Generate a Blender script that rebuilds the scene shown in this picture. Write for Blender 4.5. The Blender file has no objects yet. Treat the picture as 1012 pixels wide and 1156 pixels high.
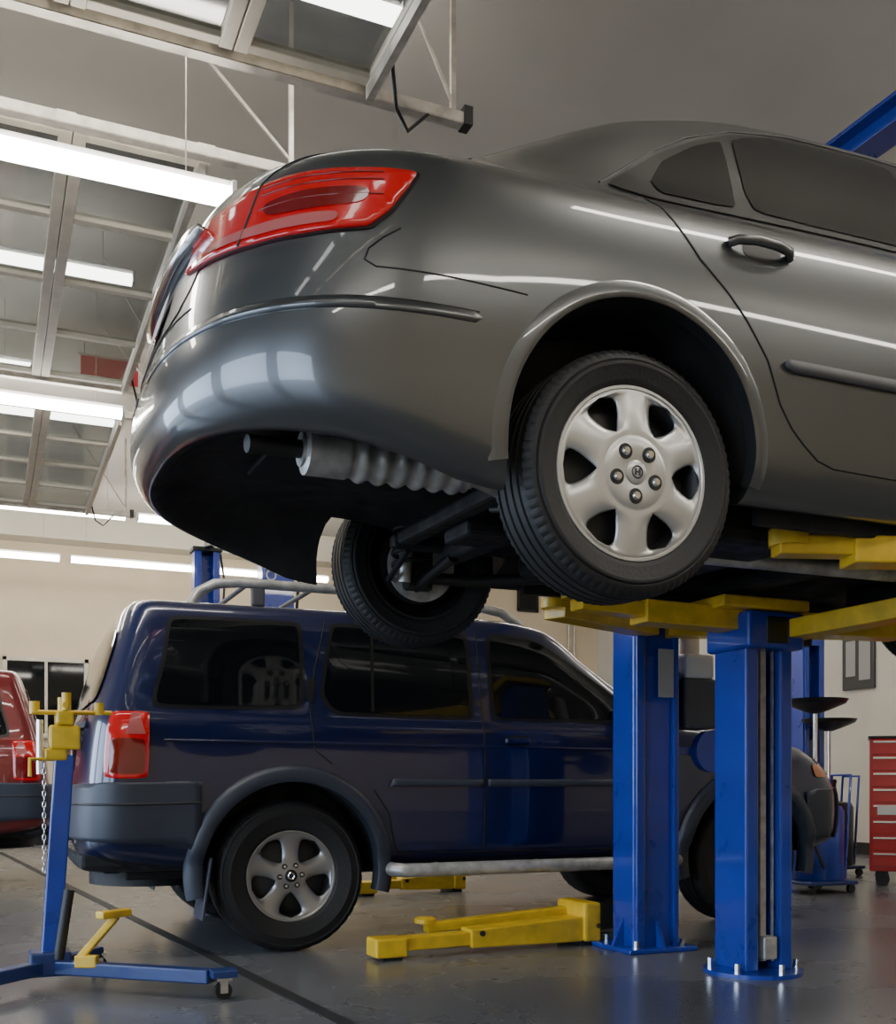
import bpy, bmesh, math, random
from mathutils import Vector, Matrix, Euler
from mathutils.bvhtree import BVHTree
from mathutils.geometry import delaunay_2d_cdt
random.seed(3)
C = bpy.context
scene = C.scene
R = math.radians

# ------------------------------------------------------------------ materials
def mat(name, col, rough=0.5, metal=0.0, coat=0.0, emit=0.0, emitcol=None, noise=0.0, nscale=8.0,
        bump=0.0, bscale=60.0, spec=0.5, flake=0.0, coatr=0.03):
    m = bpy.data.materials.new(name); m.use_nodes = True
    nt = m.node_tree; b = nt.nodes['Principled BSDF']
    b.inputs['Base Color'].default_value = (*col, 1)
    b.inputs['Roughness'].default_value = rough
    b.inputs['Metallic'].default_value = metal
    b.inputs['Coat Weight'].default_value = coat
    b.inputs['Coat Roughness'].default_value = coatr
    b.inputs['Specular IOR Level'].default_value = spec
    if emit:
        b.inputs['Emission Color'].default_value = (*(emitcol or col), 1)
        b.inputs['Emission Strength'].default_value = emit
    tc = nt.nodes.new('ShaderNodeTexCoord')
    if noise:
        n = nt.nodes.new('ShaderNodeTexNoise'); n.inputs['Scale'].default_value = nscale
        n.inputs['Detail'].default_value = 6
        nt.links.new(tc.outputs['Object'], n.inputs['Vector'])
        r = nt.nodes.new('ShaderNodeMapRange')
        r.inputs[1].default_value = 0.3; r.inputs[2].default_value = 0.7
        r.inputs[3].default_value = 1 - noise; r.inputs[4].default_value = 1 + noise
        nt.links.new(n.outputs['Fac'], r.inputs[0])
        mx = nt.nodes.new('ShaderNodeVectorMath'); mx.operation = 'SCALE'
        mx.inputs[0].default_value = col
        nt.links.new(r.outputs[0], mx.inputs['Scale'])
        nt.links.new(mx.outputs[0], b.inputs['Base Color'])
        r2 = nt.nodes.new('ShaderNodeMapRange')
        r2.inputs[1].default_value = 0.3; r2.inputs[2].default_value = 0.7
        r2.inputs[3].default_value = max(0.02, rough * (1 - noise)); r2.inputs[4].default_value = min(1, rough * (1 + noise))
        nt.links.new(n.outputs['Fac'], r2.inputs[0]); nt.links.new(r2.outputs[0], b.inputs['Roughness'])
    if bump:
        n = nt.nodes.new('ShaderNodeTexNoise'); n.inputs['Scale'].default_value = bscale
        nt.links.new(tc.outputs['Object'], n.inputs['Vector'])
        bp = nt.nodes.new('ShaderNodeBump'); bp.inputs['Strength'].default_value = bump
        bp.inputs['Distance'].default_value = 0.01
        nt.links.new(n.outputs['Fac'], bp.inputs['Height']); nt.links.new(bp.outputs[0], b.inputs['Normal'])
    return m

M = {}
M['grey_paint'] = mat('grey_paint', (0.104, 0.109, 0.112), 0.31, 0.75, 1.0)
M['navy_paint'] = mat('navy_paint', (0.002, 0.007, 0.050), 0.28, 0.12, 1.0)
M['red_paint'] = mat('red_paint', (0.16, 0.005, 0.006), 0.3, 0.2, 1.0)
M['under'] = mat('underbody_black', (0.012, 0.012, 0.012), 0.75, noise=0.4)
M['rubber'] = mat('tire_rubber', (0.013, 0.013, 0.013), 0.6, bump=0.15, bscale=90)
M['silver'] = mat('wheel_silver', (0.56, 0.56, 0.55), 0.34, 0.7, 0.3)
M['alloy'] = mat('wheel_alloy', (0.36, 0.36, 0.36), 0.36, 0.8, 0.3)
M['steel'] = mat('steel_dark', (0.05, 0.05, 0.05), 0.5, 0.8)
M['chrome'] = mat('chrome', (0.75, 0.75, 0.75), 0.12, 1.0)
M['glass'] = mat('tinted_glass', (0.004, 0.005, 0.006), 0.04, 0.0, 0.0, spec=0.35)
M['frame'] = mat('black_trim', (0.010, 0.010, 0.010), 0.35)
M['seam'] = mat('panel_gap', (0.006, 0.006, 0.006), 0.8)
M['clad'] = mat('grey_cladding', (0.034, 0.041, 0.058), 0.42, bump=0.1, bscale=300)
M['redlens'] = mat('tail_lens_red', (0.46, 0.004, 0.005), 0.12, 0, 1.0, emit=0.12, emitcol=(1, 0.005, 0.008))  # faint emission imitates light coming through the unlit lens
M['reddark'] = mat('tail_lens_dark_red', (0.18, 0.002, 0.003), 0.12, 0, 1.0)
M['pinklens'] = mat('tail_lens_clear', (0.50, 0.13, 0.12), 0.12, 0, 1.0)
M['amber'] = mat('amber_lens', (0.5, 0.15, 0.03), 0.12, 0, 1.0)
M['plate'] = mat('number_plate', (0.5, 0.5, 0.5), 0.4)
M['alu'] = mat('aluminised_steel', (0.46, 0.45, 0.42), 0.42, 0.5, noise=0.3, nscale=20)
M['blue'] = mat('lift_blue', (0.006, 0.038, 0.34), 0.30, 0.0, 0.6, noise=0.15, nscale=5)
M['dblue'] = mat('dark_blue_steel', (0.008, 0.028, 0.14), 0.4, 0.1, 0.3, noise=0.15)
M['yellow'] = mat('lift_yellow', (0.74, 0.47, 0.02), 0.42, 0.0, 0.3, noise=0.18, nscale=12)
M['white'] = mat('white_plastic', (0.62, 0.62, 0.60), 0.5)
M['greyp'] = mat('grey_plastic', (0.07, 0.07, 0.075), 0.5)
M['blackp'] = mat('black_plastic', (0.010, 0.010, 0.011), 0.35)
M['redtool'] = mat('tool_red', (0.42, 0.006, 0.010), 0.28, 0.0, 0.8)
M['doorframe'] = mat('door_frame_cream', (0.52, 0.47, 0.38), 0.45, 0.1, noise=0.12)
M['zinc'] = mat('galvanised_track', (0.46, 0.43, 0.38), 0.4, 0.5, noise=0.25, nscale=15)
M['wall'] = mat('wall_cream', (0.60, 0.50, 0.35), 0.8, noise=0.05, nscale=2, bump=0.1, bscale=40)
M['wallw'] = mat('wall_white', (0.62, 0.58, 0.48), 0.8, noise=0.04, nscale=2)
M['ceil'] = mat('ceiling_paint', (0.50, 0.48, 0.44), 0.85, noise=0.06, nscale=1.2)
M['stripe'] = mat('wall_red_stripe', (0.36, 0.02, 0.03), 0.6)
M['tube'] = mat('fluorescent_tube', (1, 1, 1), 0.5, emit=31.0, emitcol=(1.0, 0.945, 0.85))
M['housing'] = mat('fixture_housing', (0.7, 0.7, 0.68), 0.4)
M['joint'] = mat('floor_joint', (0.012, 0.012, 0.012), 0.7)
M['asphalt'] = mat('asphalt', (0.25, 0.25, 0.24), 0.9, noise=0.3, nscale=3)
M['board'] = mat('notice_board', (0.04, 0.04, 0.045), 0.3)
M['paper'] = mat('paper', (0.35, 0.34, 0.31), 0.8)

def floor_mat():
    m = bpy.data.materials.new('polished_concrete'); m.use_nodes = True
    nt = m.node_tree; b = nt.nodes['Principled BSDF']
    tc = nt.nodes.new('ShaderNodeTexCoord')
    n = nt.nodes.new('ShaderNodeTexNoise'); n.inputs['Scale'].default_value = 1.1; n.inputs['Detail'].default_value = 4
    n2 = nt.nodes.new('ShaderNodeTexNoise'); n2.inputs['Scale'].default_value = 40; n2.inputs['Detail'].default_value = 4
    nt.links.new(tc.outputs['Object'], n.inputs['Vector']); nt.links.new(tc.outputs['Object'], n2.inputs['Vector'])
    cr = nt.nodes.new('ShaderNodeValToRGB')
    cr.color_ramp.elements[0].position = 0.22; cr.color_ramp.elements[0].color = (0.090, 0.094, 0.100, 1)
    cr.color_ramp.elements[1].position = 0.80; cr.color_ramp.elements[1].color = (0.138, 0.141, 0.146, 1)
    ad = nt.nodes.new('ShaderNodeMath'); ad.operation = 'MULTIPLY_ADD'; ad.inputs[1].default_value = 0.25; ad.inputs[2].default_value = -0.12
    ad2 = nt.nodes.new('ShaderNodeMath'); ad2.operation = 'ADD'
    nt.links.new(n2.outputs['Fac'], ad.inputs[0]); nt.links.new(ad.outputs[0], ad2.inputs[0]); nt.links.new(n.outputs['Fac'], ad2.inputs[1])
    nt.links.new(ad2.outputs[0], cr.inputs[0]); nt.links.new(cr.outputs[0], b.inputs['Base Color'])
    mr = nt.nodes.new('ShaderNodeMapRange'); mr.inputs[1].default_value = 0.3; mr.inputs[2].default_value = 0.7
    mr.inputs[3].default_value = 0.23; mr.inputs[4].default_value = 0.30
    nt.links.new(n.outputs['Fac'], mr.inputs[0]); nt.links.new(mr.outputs[0], b.inputs['Roughness'])
    return m
M['floor'] = floor_mat()

def pane_mat(name, tint, fac):
    m = bpy.data.materials.new(name); m.use_nodes = True
    nt = m.node_tree; nt.nodes.clear()
    o = nt.nodes.new('ShaderNodeOutputMaterial'); mx = nt.nodes.new('ShaderNodeMixShader')
    t = nt.nodes.new('ShaderNodeBsdfTransparent'); t.inputs[0].default_value = (*tint, 1)
    g = nt.nodes.new('ShaderNodeBsdfGlossy'); g.inputs['Roughness'].default_value = 0.08; g.inputs[0].default_value = (0.8, 0.8, 0.8, 1)
    mx.inputs[0].default_value = fac
    nt.links.new(t.outputs[0], mx.inputs[1]); nt.links.new(g.outputs[0], mx.inputs[2]); nt.links.new(mx.outputs[0], o.inputs[0])
    return m
M['pane'] = pane_mat('door_pane_glass', (0.50, 0.52, 0.53), .10)

# ------------------------------------------------------------------ helpers
def empty(name, loc=(0, 0, 0), rz=0):
    e = bpy.data.objects.new(name, None); scene.collection.objects.link(e)
    e.location = loc; e.rotation_euler = (0, 0, rz); e.empty_display_size = 0.2
    return e

def mk(name, verts, faces, mats, parent=None, smooth=False, angle=None):
    me = bpy.data.meshes.new(name); me.from_pydata([tuple(v) for v in verts], [], faces)
    me.update()
    if not isinstance(mats, (list, tuple)): mats = [mats]
    for m in mats: me.materials.append(m)
    o = bpy.data.objects.new(name, me); scene.collection.objects.link(o)
    if parent: o.parent = parent
    if smooth:
        for p in me.polygons: p.use_smooth = True
        if angle: me.set_sharp_from_angle(angle=R(angle))
    return o

def fixn(o, angle=None):
    bm = bmesh.new(); bm.from_mesh(o.data)
    bmesh.ops.remove_doubles(bm, verts=bm.verts, dist=1e-5)
    bmesh.ops.recalc_face_normals(bm, faces=bm.faces)
    bm.to_mesh(o.data); bm.free()
    if angle:
        for p in o.data.polygons: p.use_smooth = True
        o.data.set_sharp_from_angle(angle=R(angle))

def bev(o, w, seg=2):
    m = o.modifiers.new('bevel', 'BEVEL'); m.width = w; m.segments = seg; m.limit_method = 'ANGLE'; m.angle_limit = R(30)

def boxes(name, lst, m, parent=None, bevel=0.0, rot=None, loc=None):
    V = []; F = []
    for it in lst:
        c, s = Vector(it[0]), it[1]
        rm = Matrix.Identity(3)
        if len(it) > 2: rm = Euler(it[2]).to_matrix()
        b = len(V)
        for dx in (-.5, .5):
            for dy in (-.5, .5):
                for dz in (-.5, .5):
                    V.append(c + rm @ Vector((dx * s[0], dy * s[1], dz * s[2])))
        for f in ((0, 1, 3, 2), (4, 6, 7, 5), (0, 4, 5, 1), (2, 3, 7, 6), (0, 2, 6, 4), (1, 5, 7, 3)):
            F.append([b + i for i in f])
    o = mk(name, V, F, m, parent)
    if loc: o.location = loc
    if rot: o.rotation_euler = rot
    if bevel: bev(o, bevel)
    return o

def beam(name, p0, p1, w, h, m, parent=None, bevel=0.006, w2=None, h2=None):
    p0 = Vector(p0); p1 = Vector(p1); d = (p1 - p0).normalized()
    up = Vector((0, 0, 1))
    if abs(d.z) > 0.95: up = Vector((0, 1, 0))
    s = d.cross(up).normalized(); u = s.cross(d).normalized()
    w2 = w2 or w; h2 = h2 or h
    V = []
    for p, ww, hh in ((p0, w, h), (p1, w2, h2)):
        for a, b in ((-1, -1), (1, -1), (1, 1), (-1, 1)):
            V.append(p + s * a * ww / 2 + u * b * hh / 2)
    F = [(3, 2, 1, 0), (4, 5, 6, 7), (0, 1, 5, 4), (1, 2, 6, 5), (2, 3, 7, 6), (3, 0, 4, 7)]
    o = mk(name, V, F, m, parent); fixn(o)
    if bevel: bev(o, bevel)
    return o

def tube(name, pts, r, m, parent=None, cyclic=False, res=3):
    cu = bpy.data.curves.new(name, 'CURVE'); cu.dimensions = '3D'; cu.bevel_depth = r; cu.bevel_resolution = res
    cu.use_fill_caps = True
    sp = cu.splines.new('POLY'); sp.points.add(len(pts) - 1)
    for i, p in enumerate(pts): sp.points[i].co = (*p, 1)
    sp.use_cyclic_u = cyclic; sp.use_smooth = True
    cu.materials.append(m)
    o = bpy.data.objects.new(name, cu); scene.collection.objects.link(o)
    if parent: o.parent = parent
    return o

def revolve(name, prof, segs, m, parent=None, loc=(0, 0, 0), axis='y', angle=35, mod=None):
    V = []; F = []; n = len(prof)
    for k in range(segs):
        a = 2 * math.pi * k / segs; ca, sa = math.cos(a), math.sin(a)
        for j, (r, h) in enumerate(prof):
            if mod: r = mod(k, j, r)
            if axis == 'y': V.append((r * ca, h, r * sa))
            elif axis == 'z': V.append((r * ca, r * sa, h))
            else: V.append((h, r * ca, r * sa))
    for k in range(segs):
        k2 = (k + 1) % segs
        for j in range(n - 1):
            F.append((k * n + j, k2 * n + j, k2 * n + j + 1, k * n + j + 1))
    o = mk(name, V, F, m, parent); fixn(o, angle); o.location = loc
    return o

def cyl(name, r, h, m, parent=None, loc=(0, 0, 0), axis='z', segs=32):
    return revolve(name, [(0, -h / 2), (r, -h / 2), (r, h / 2), (0, h / 2)], segs, m, parent, loc, axis, 40)

def pchip(pts):
    xs = [p[0] for p in pts]; ys = [p[1] for p in pts]; n = len(xs)
    if n == 1: return lambda x: ys[0]
    d = [(ys[i + 1] - ys[i]) / (xs[i + 1] - xs[i]) for i in range(n - 1)]
    m = [d[0]] + [0 if d[i - 1] * d[i] <= 0 else 2 / (1 / d[i - 1] + 1 / d[i]) for i in range(1, n - 1)] + [d[-1]]
    def f(x):
        if x <= xs[0]: return ys[0]
        if x >= xs[-1]: return ys[-1]
        i = 0
        while x > xs[i + 1]: i += 1
        h = xs[i + 1] - xs[i]; t = (x - xs[i]) / h
        return (ys[i] * (1 + 2 * t) * (1 - t) ** 2 + m[i] * h * t * (1 - t) ** 2 + ys[i + 1] * t * t * (3 - 2 * t) + m[i + 1] * h * t * t * (t - 1))
    return f

def crom(P, sub):
    n = len(P); out = []
    for i in range(n - 1):
        p1, p2 = P[i], P[i + 1]
        p0 = P[i - 1] if i > 0 else p1 * 2 - p2
        p3 = P[i + 2] if i < n - 2 else p2 * 2 - p1
        t0 = 0; t1 = t0 + max(1e-4, (p1 - p0).length) ** .5; t2 = t1 + max(1e-4, (p2 - p1).length) ** .5; t3 = t2 + max(1e-4, (p3 - p2).length) ** .5
        for k in range(sub):
            t = t1 + (t2 - t1) * k / sub
            A1 = p0 * ((t1 - t) / (t1 - t0)) + p1 * ((t - t0) / (t1 - t0))
            A2 = p1 * ((t2 - t) / (t2 - t1)) + p2 * ((t - t1) / (t2 - t1))
            A3 = p2 * ((t3 - t) / (t3 - t2)) + p3 * ((t - t2) / (t3 - t2))
            B1 = A1 * ((t2 - t) / (t2 - t0)) + A2 * ((t - t0) / (t2 - t0))
            B2 = A2 * ((t3 - t) / (t3 - t1)) + A3 * ((t - t1) / (t3 - t1))
            out.append(B1 * ((t2 - t) / (t2 - t1)) + B2 * ((t - t1) / (t2 - t1)))
    out.append(P[-1].copy())
    return out

def car_shell(name, lines, paint, parent, cutters, jdark=2, NR=26, NS=120, NF=26, sub=4):
    L = []
    for l in lines:
        L.append((pchip(l[0]), pchip(l[1])) + tuple(l[2:]))
    cols = []
    def col(fx):
        P = []
        for l in L:
            x, mlt = fx(l)
            P.append(Vector((x, -l[0](x) * mlt, l[1](x))))
        q = crom(P, sub)
        for v in q:
            if v.y > 0: v.y = 0
        q[0].y = 0; q[-1].y = 0
        return q
    for k in range(NR + 1):
        ph = math.pi / 2 * (1 - k / NR)
        def fx(l, ph=ph, k=k):
            xr, xrc, xf, xfc, n = l[2:7]
            s = math.sin(ph) ** (2 / n); c = 0 if k == 0 else math.cos(ph) ** (2 / n)
            return xrc - (xrc - xr) * s, c
        cols.append(col(fx))
    for k in range(1, NS + 1):
        cols.append(col(lambda l: (l[3] + (l[5] - l[3]) * k / NS, 1)))
    for k in range(1, NF + 1):
        ph = math.pi / 2 * k / NF
        def fx(l, ph=ph, k=k):
            xr, xrc, xf, xfc, n = l[2:7]
            s = math.sin(ph) ** (2 / n); c = 0 if k == NF else math.cos(ph) ** (2 / n)
            return xfc + (xf - xfc) * s, c
        cols.append(col(fx))
    n = len(cols[0]); V = []; F = []; MI = []
    for c in cols: V += c
    off = len(V)
    V += [Vector((v.x, -v.y, v.z)) for v in V]
    for i in range(len(cols) - 1):
        for j in range(n - 1):
            a, b, c, d = i * n + j, (i + 1) * n + j, (i + 1) * n + j + 1, i * n + j + 1
            F.append((a, b, c, d)); F.append((off + d, off + c, off + b, off + a))
            mi = 1 if j < jdark * sub else 0
            MI += [mi, mi]
    o = mk(name, V, F, [paint, M['under']], parent)
    o.data.polygons.foreach_set('material_index', MI)
    bm = bmesh.new(); bm.from_mesh(o.data)
    bmesh.ops.remove_doubles(bm, verts=bm.verts, dist=1e-4)
    bmesh.ops.dissolve_degenerate(bm, edges=bm.edges, dist=1e-5)
    bmesh.ops.recalc_face_normals(bm, faces=bm.faces)
    for f in bm.faces: f.smooth = True
    bm.to_mesh(o.data); bm.free()
    bvh = BVHTree.FromPolygons([v.co.copy() for v in o.data.vertices], [list(p.vertices) for p in o.data.polygons])
    cv = []; cf = []
    for (cx, cz, r, y0, y1) in cutters:
        S = 72; b = len(cv)
        for y in (y0, y1):
            for k in range(S):
                a = 2 * math.pi * k / S; cv.append((cx + r * math.cos(a), y, cz + r * math.sin(a)))
        for k in range(S):
            k2 = (k + 1) % S; cf.append((b + k, b + k2, b + S + k2, b + S + k))
        cf.append([b + k for k in range(S)][::-1]); cf.append([b + S + k for k in range(S)])
    cu = mk('cut', cv, cf, [paint, M['under']], parent); fixn(cu)
    for p in cu.data.polygons: p.material_index = 1
    md = o.modifiers.new('wells', 'BOOLEAN'); md.operation = 'DIFFERENCE'; md.solver = 'EXACT'; md.object = cu
    C.view_layer.update()
    dg = C.evaluated_depsgraph_get()
    me = bpy.data.meshes.new_from_object(o.evaluated_get(dg))
    o.modifiers.clear(); o.data = me
    bpy.data.objects.remove(cu)
    for p in me.polygons: p.use_smooth = True
    me.set_sharp_from_angle(angle=R(38))
    return o, bvh

def cast(bvh, o, d):
    h = bvh.ray_cast(o, d)
    if h[0] is None:
        h = bvh.find_nearest(o + d * 2.5)
    loc, nor = h[0], h[1].copy()
    if nor.dot(d) > 0: nor = -nor
    return loc, nor

def densify(pl, res, closed=True):
    out = []; n = len(pl)
    for i in range(n if closed else n - 1):
        a = Vector(pl[i]); b = Vector(pl[(i + 1) % n]); k = max(1, int(math.ceil((b - a).length / res)))
        for q in range(k): out.append(a + (b - a) * q / k)
    if not closed: out.append(Vector(pl[-1]))
    return out

def rnd(pl, f=0.25, it=3):
    P = [Vector(p) for p in pl]
    for _ in range(it):
        Q = []
        for i in range(len(P)):
            a, b = P[i], P[(i + 1) % len(P)]
            Q.append(a + (b - a) * f); Q.append(b - (b - a) * f)
        P = Q; f = 0.25
    return P

def inside(p, poly):
    c = False; n = len(poly); j = n - 1
    for i in range(n):
        a, b = poly[i], poly[j]
        if (a.y > p.y) != (b.y > p.y) and p.x < (b.x - a.x) * (p.y - a.y) / (b.y - a.y) + a.x: c = not c
        j = i
    return c

def patch(name, bvh, outline, mp, off, m, parent, res=0.03, thick=0.0):
    O = densify(outline, res)
    n = len(O); pts = list(O)
    x0 = min(p.x for p in O); x1 = max(p.x for p in O); y0 = min(p.y for p in O); y1 = max(p.y for p in O)
    yy = y0 + res / 2
    while yy < y1:
        xx = x0 + res / 2
        while xx < x1:
            p = Vector((xx, yy))
            if inside(p, O) and min((p - q).length for q in O) > res * 0.4: pts.append(p)
            xx += res
        yy += res
    vs, es, fs, *_ = delaunay_2d_cdt([Vector((p.x, p.y)) for p in pts], [], [list(range(n))], 1, 1e-6)
    V = []; N = []
    for p in vs:
        o_, d_ = mp(p.x, p.y)
        l, nr = cast(bvh, o_, d_)
        V.append(l + nr * off); N.append(nr)
    fs = [list(f) for f in fs]
    if fs:
        f = fs[len(fs) // 2]; nn = (V[f[1]] - V[f[0]]).cross(V[f[2]] - V[f[0]])
        if nn.dot(N[f[0]]) < 0: fs = [f[::-1] for f in fs]
    o = mk(name, V, fs, m, parent, smooth=True)
    if thick:
        s = o.modifiers.new('t', 'SOLIDIFY'); s.thickness = thick; s.offset = -1
    return o

def side(s): return lambda u, v: (Vector((u, s * 3.0, v)), Vector((0, -s, 0)))
def top(u, v): return Vector((u, v, 5)), Vector((0, 0, -1))
def rear(u, v): return Vector((-5, u, v)), Vector((1, 0, 0))
def front(u, v): return Vector((9, u, v)), Vector((-1, 0, 0))
def radial(ax, ay, s, k=1.0):
    def f(u, v):
        a = u / k
        d = Vector((-math.cos(a), s * math.sin(a), 0))
        return Vector((ax, s * ay, v)) + d * 4, -d
    return f

def seam(name, bvh, pl, mp, parent, r=0.004, m=None, off=0.0):
    P = []
    for p in densify(pl, 0.02, False):
        o_, d_ = mp(p.x, p.y); l, nr = cast(bvh, o_, d_); P.append(l + nr * off)
    return tube(name, P, r, m or M['seam'], parent, res=2)

def arch_ring(name, bvh, cx, cz, prof, a0, a1, s, m, parent, zmin, n=60):
    V = []; F = []; k = len(prof)
    for i in range(n + 1):
        a = R(a0 + (a1 - a0) * i / n)
        for (r, of) in prof:
            x = cx + r * math.cos(a); z = cz + r * math.sin(a)
            l, _ = cast(bvh, Vector((x, s * 3, max(z, zmin))), Vector((0, -s, 0)))
            V.append((x, l.y + s * of, z))
    for i in range(n):
        for j in range(k - 1):
            F.append((i * k + j, (i + 1) * k + j, (i + 1) * k + j + 1, i * k + j + 1))
    F.append([j for j in range(k)]); F.append([n * k + j for j in range(k)])
    o = mk(name, V, F, m, parent); fixn(o, 50)
    return o

# ------------------------------------------------------------------ wheels
def wheel(name, parent, loc, R_, w, rr, nsp, hh, r1, r2, faceM, flip=False, cap=M['silver'], skew=1.4, dish=0.012, sipes=3, nl=5, rl=.062):
    e = empty(name); e.parent = parent; e.location = loc
    if flip: e.rotation_euler = (0, 0, math.pi)
    h = w / 2
    gy = [-0.5, -0.17, 0.17, 0.5]
    tread = [(R_ - .012, -h * .93), (R_ - .002, -h * .80)]
    for q in gy:
        y = q * h * 1.1
        tread += [(R_, y - .006), (R_ - .009, y - .004), (R_ - .009, y + .004), (R_, y + .006)]
    tread += [(R_ - .002, h * .80), (R_ - .012, h * .93)]
    sw = [(rr - .004, -h * .80), (rr + .004, -h * .90), (rr + .016, -h * .97), (rr + .02, -h * 0.985), ((rr + R_) / 2, -h * 1.05), ((rr + R_) / 2 + .004, -h * 1.07),
          ((rr + R_) / 2 + .010, -h * 1.07), ((rr + R_) / 2 + .013, -h * 1.05), (R_ - .035, -h * 1.0), (R_ - .03, -h * 1.02), (R_ - .022, -h * 1.0)]
    prof = sw + tread + [(r, -y) for r, y in reversed(sw)]
    ns = len(sw)
    idx = {ns, ns + 1, len(prof) - ns - 1, len(prof) - ns - 2, ns - 1, len(prof) - ns}
    def mod(k, j, r):
        if j in idx and k % sipes == 0: return r - .004
        return r
    revolve('tire', prof, 240, M['rubber'], e, angle=25, mod=mod)
    revolve('rim_barrel', [(rr, -h * .82), (rr - .012, -h * .75), (rr - .03, -h * .4), (rr - .03, h * .5), (rr - .008, h * .85), (rr, h * .85)], 72, M['steel'], e)
    revolve('brake_drum', [(0, -h * .1), (rr * .7, -h * .1), (rr * .7, h * .35), (rr * .3, h * .5), (0, h * .5)], 48, M['under'], e)
    revolve('wheel_disc', [(0, -h * .55), (rr * .5, -h * .55), (rr - .03, -h * .35)], 48, M['steel'], e)
    V = []; F = []; NR_ = 44; NA = 16; half = math.pi / nsp
    rs = [0.028 + (rr - 0.028) * i / NR_ for i in range(NR_ + 1)]
    def basey(r):
        tt = r / rr
        b = -h * .86 - dish * math.sin(math.pi * min(1, tt))
        if nsp == 6 and tt < .42: b -= .010 * (1 - (tt / .42) ** 6)
        if tt > .97: b += .004
        return b
    for sidx in range(nsp):
        a_c = math.pi / 2 + sidx * 2 * half
        b = len(V)
        for r in rs:
            u = (r - r1) / (r2 - r1)
            if 0 < u < 1:
                uu = u ** skew
                hole = hh * max(0, 1 - abs(2 * uu - 1) ** 2.6) ** (1 / 2.4) * (0.75 + 0.35 * u)
            else: hole = 0
            hs = half - min(hole, half * .85)
            base = basey(r)
            for k in range(NA + 1):
                q = -1 + 2 * k / NA
                crown = .012 * (q * q) ** 1.3 * (1 if hole > 0 else 0) * min(1, hole / hh * 1.5)
                a = a_c + q * hs
                V.append((r * math.cos(a), base + crown, r * math.sin(a)))
        for i in range(NR_):
            for k in range(NA):
                F.append((b + i * (NA + 1) + k, b + (i + 1) * (NA + 1) + k, b + (i + 1) * (NA + 1) + k + 1, b + i * (NA + 1) + k + 1))
    o = mk('wheel_face', V, F, faceM, e)
    bm = bmesh.new(); bm.from_mesh(o.data); bmesh.ops.remove_doubles(bm, verts=bm.verts, dist=2e-4); bmesh.ops.recalc_face_normals(bm, faces=bm.faces)
    for f in bm.faces: f.smooth = True
    bm.to_mesh(o.data); bm.free(); o.data.set_sharp_from_angle(angle=R(40))
    s = o.modifiers.new('t', 'SOLIDIFY'); s.thickness = .008; s.offset = 0
    revolve('rim_lip', [(rr - .010, -h * .86), (rr - .004, -h * .93), (rr + .003, -h * .93), (rr + .006, -h * .88)], 72, faceM, e)
    yc = basey(.03) - .003
    revolve('hub_cap', [(0, yc - .008), (.024, yc - .008), (.031, yc - .004), (.035, yc + .014)], 32, cap, e)
    if nsp == 6:
        revolve('hub_emblem', [(.013, yc - .0085), (.0155, yc - .0115), (.018, yc - .0085)], 32, M['greyp'], e)
        boxes('hub_emblem_bars', [((-.006, yc - .010, 0), (.0035, .004, .018)), ((.006, yc - .010, 0), (.0035, .004, .018)), ((0, yc - .010, 0), (.012, .004, .0035))], M['greyp'], e)
        revolve('hub_groove', [(.036, yc + .0015), (.038, yc + .001), (.040, yc + .0015)], 40, M['greyp'], e)
    else:
        revolve('hub_emblem', [(.012, yc - .0085), (.015, yc - .0115), (.018, yc - .0085)], 32, M['chrome'], e)
    for k in range(nl):
        a = math.pi / 2 + k * 2 * math.pi / nl + .6
        yy = basey(rl) - .004
        q = 1.45 if nsp == 6 else 1
        revolve('lug_recess_%d' % k, [(0, yy - .0015), (.0140 * q, yy - .0015), (.0150 * q, yy + .01)], 24, M['steel'], e, (rl * math.cos(a), 0, rl * math.sin(a)))
        revolve('lug_%d' % k, [(0, yy - .010), (.006 * q, yy - .010), (.0085 * q, yy - .005), (.009 * q, yy + .01)], 12, M['chrome'], e, (rl * math.cos(a), 0, rl * math.sin(a)))
    return e

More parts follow.
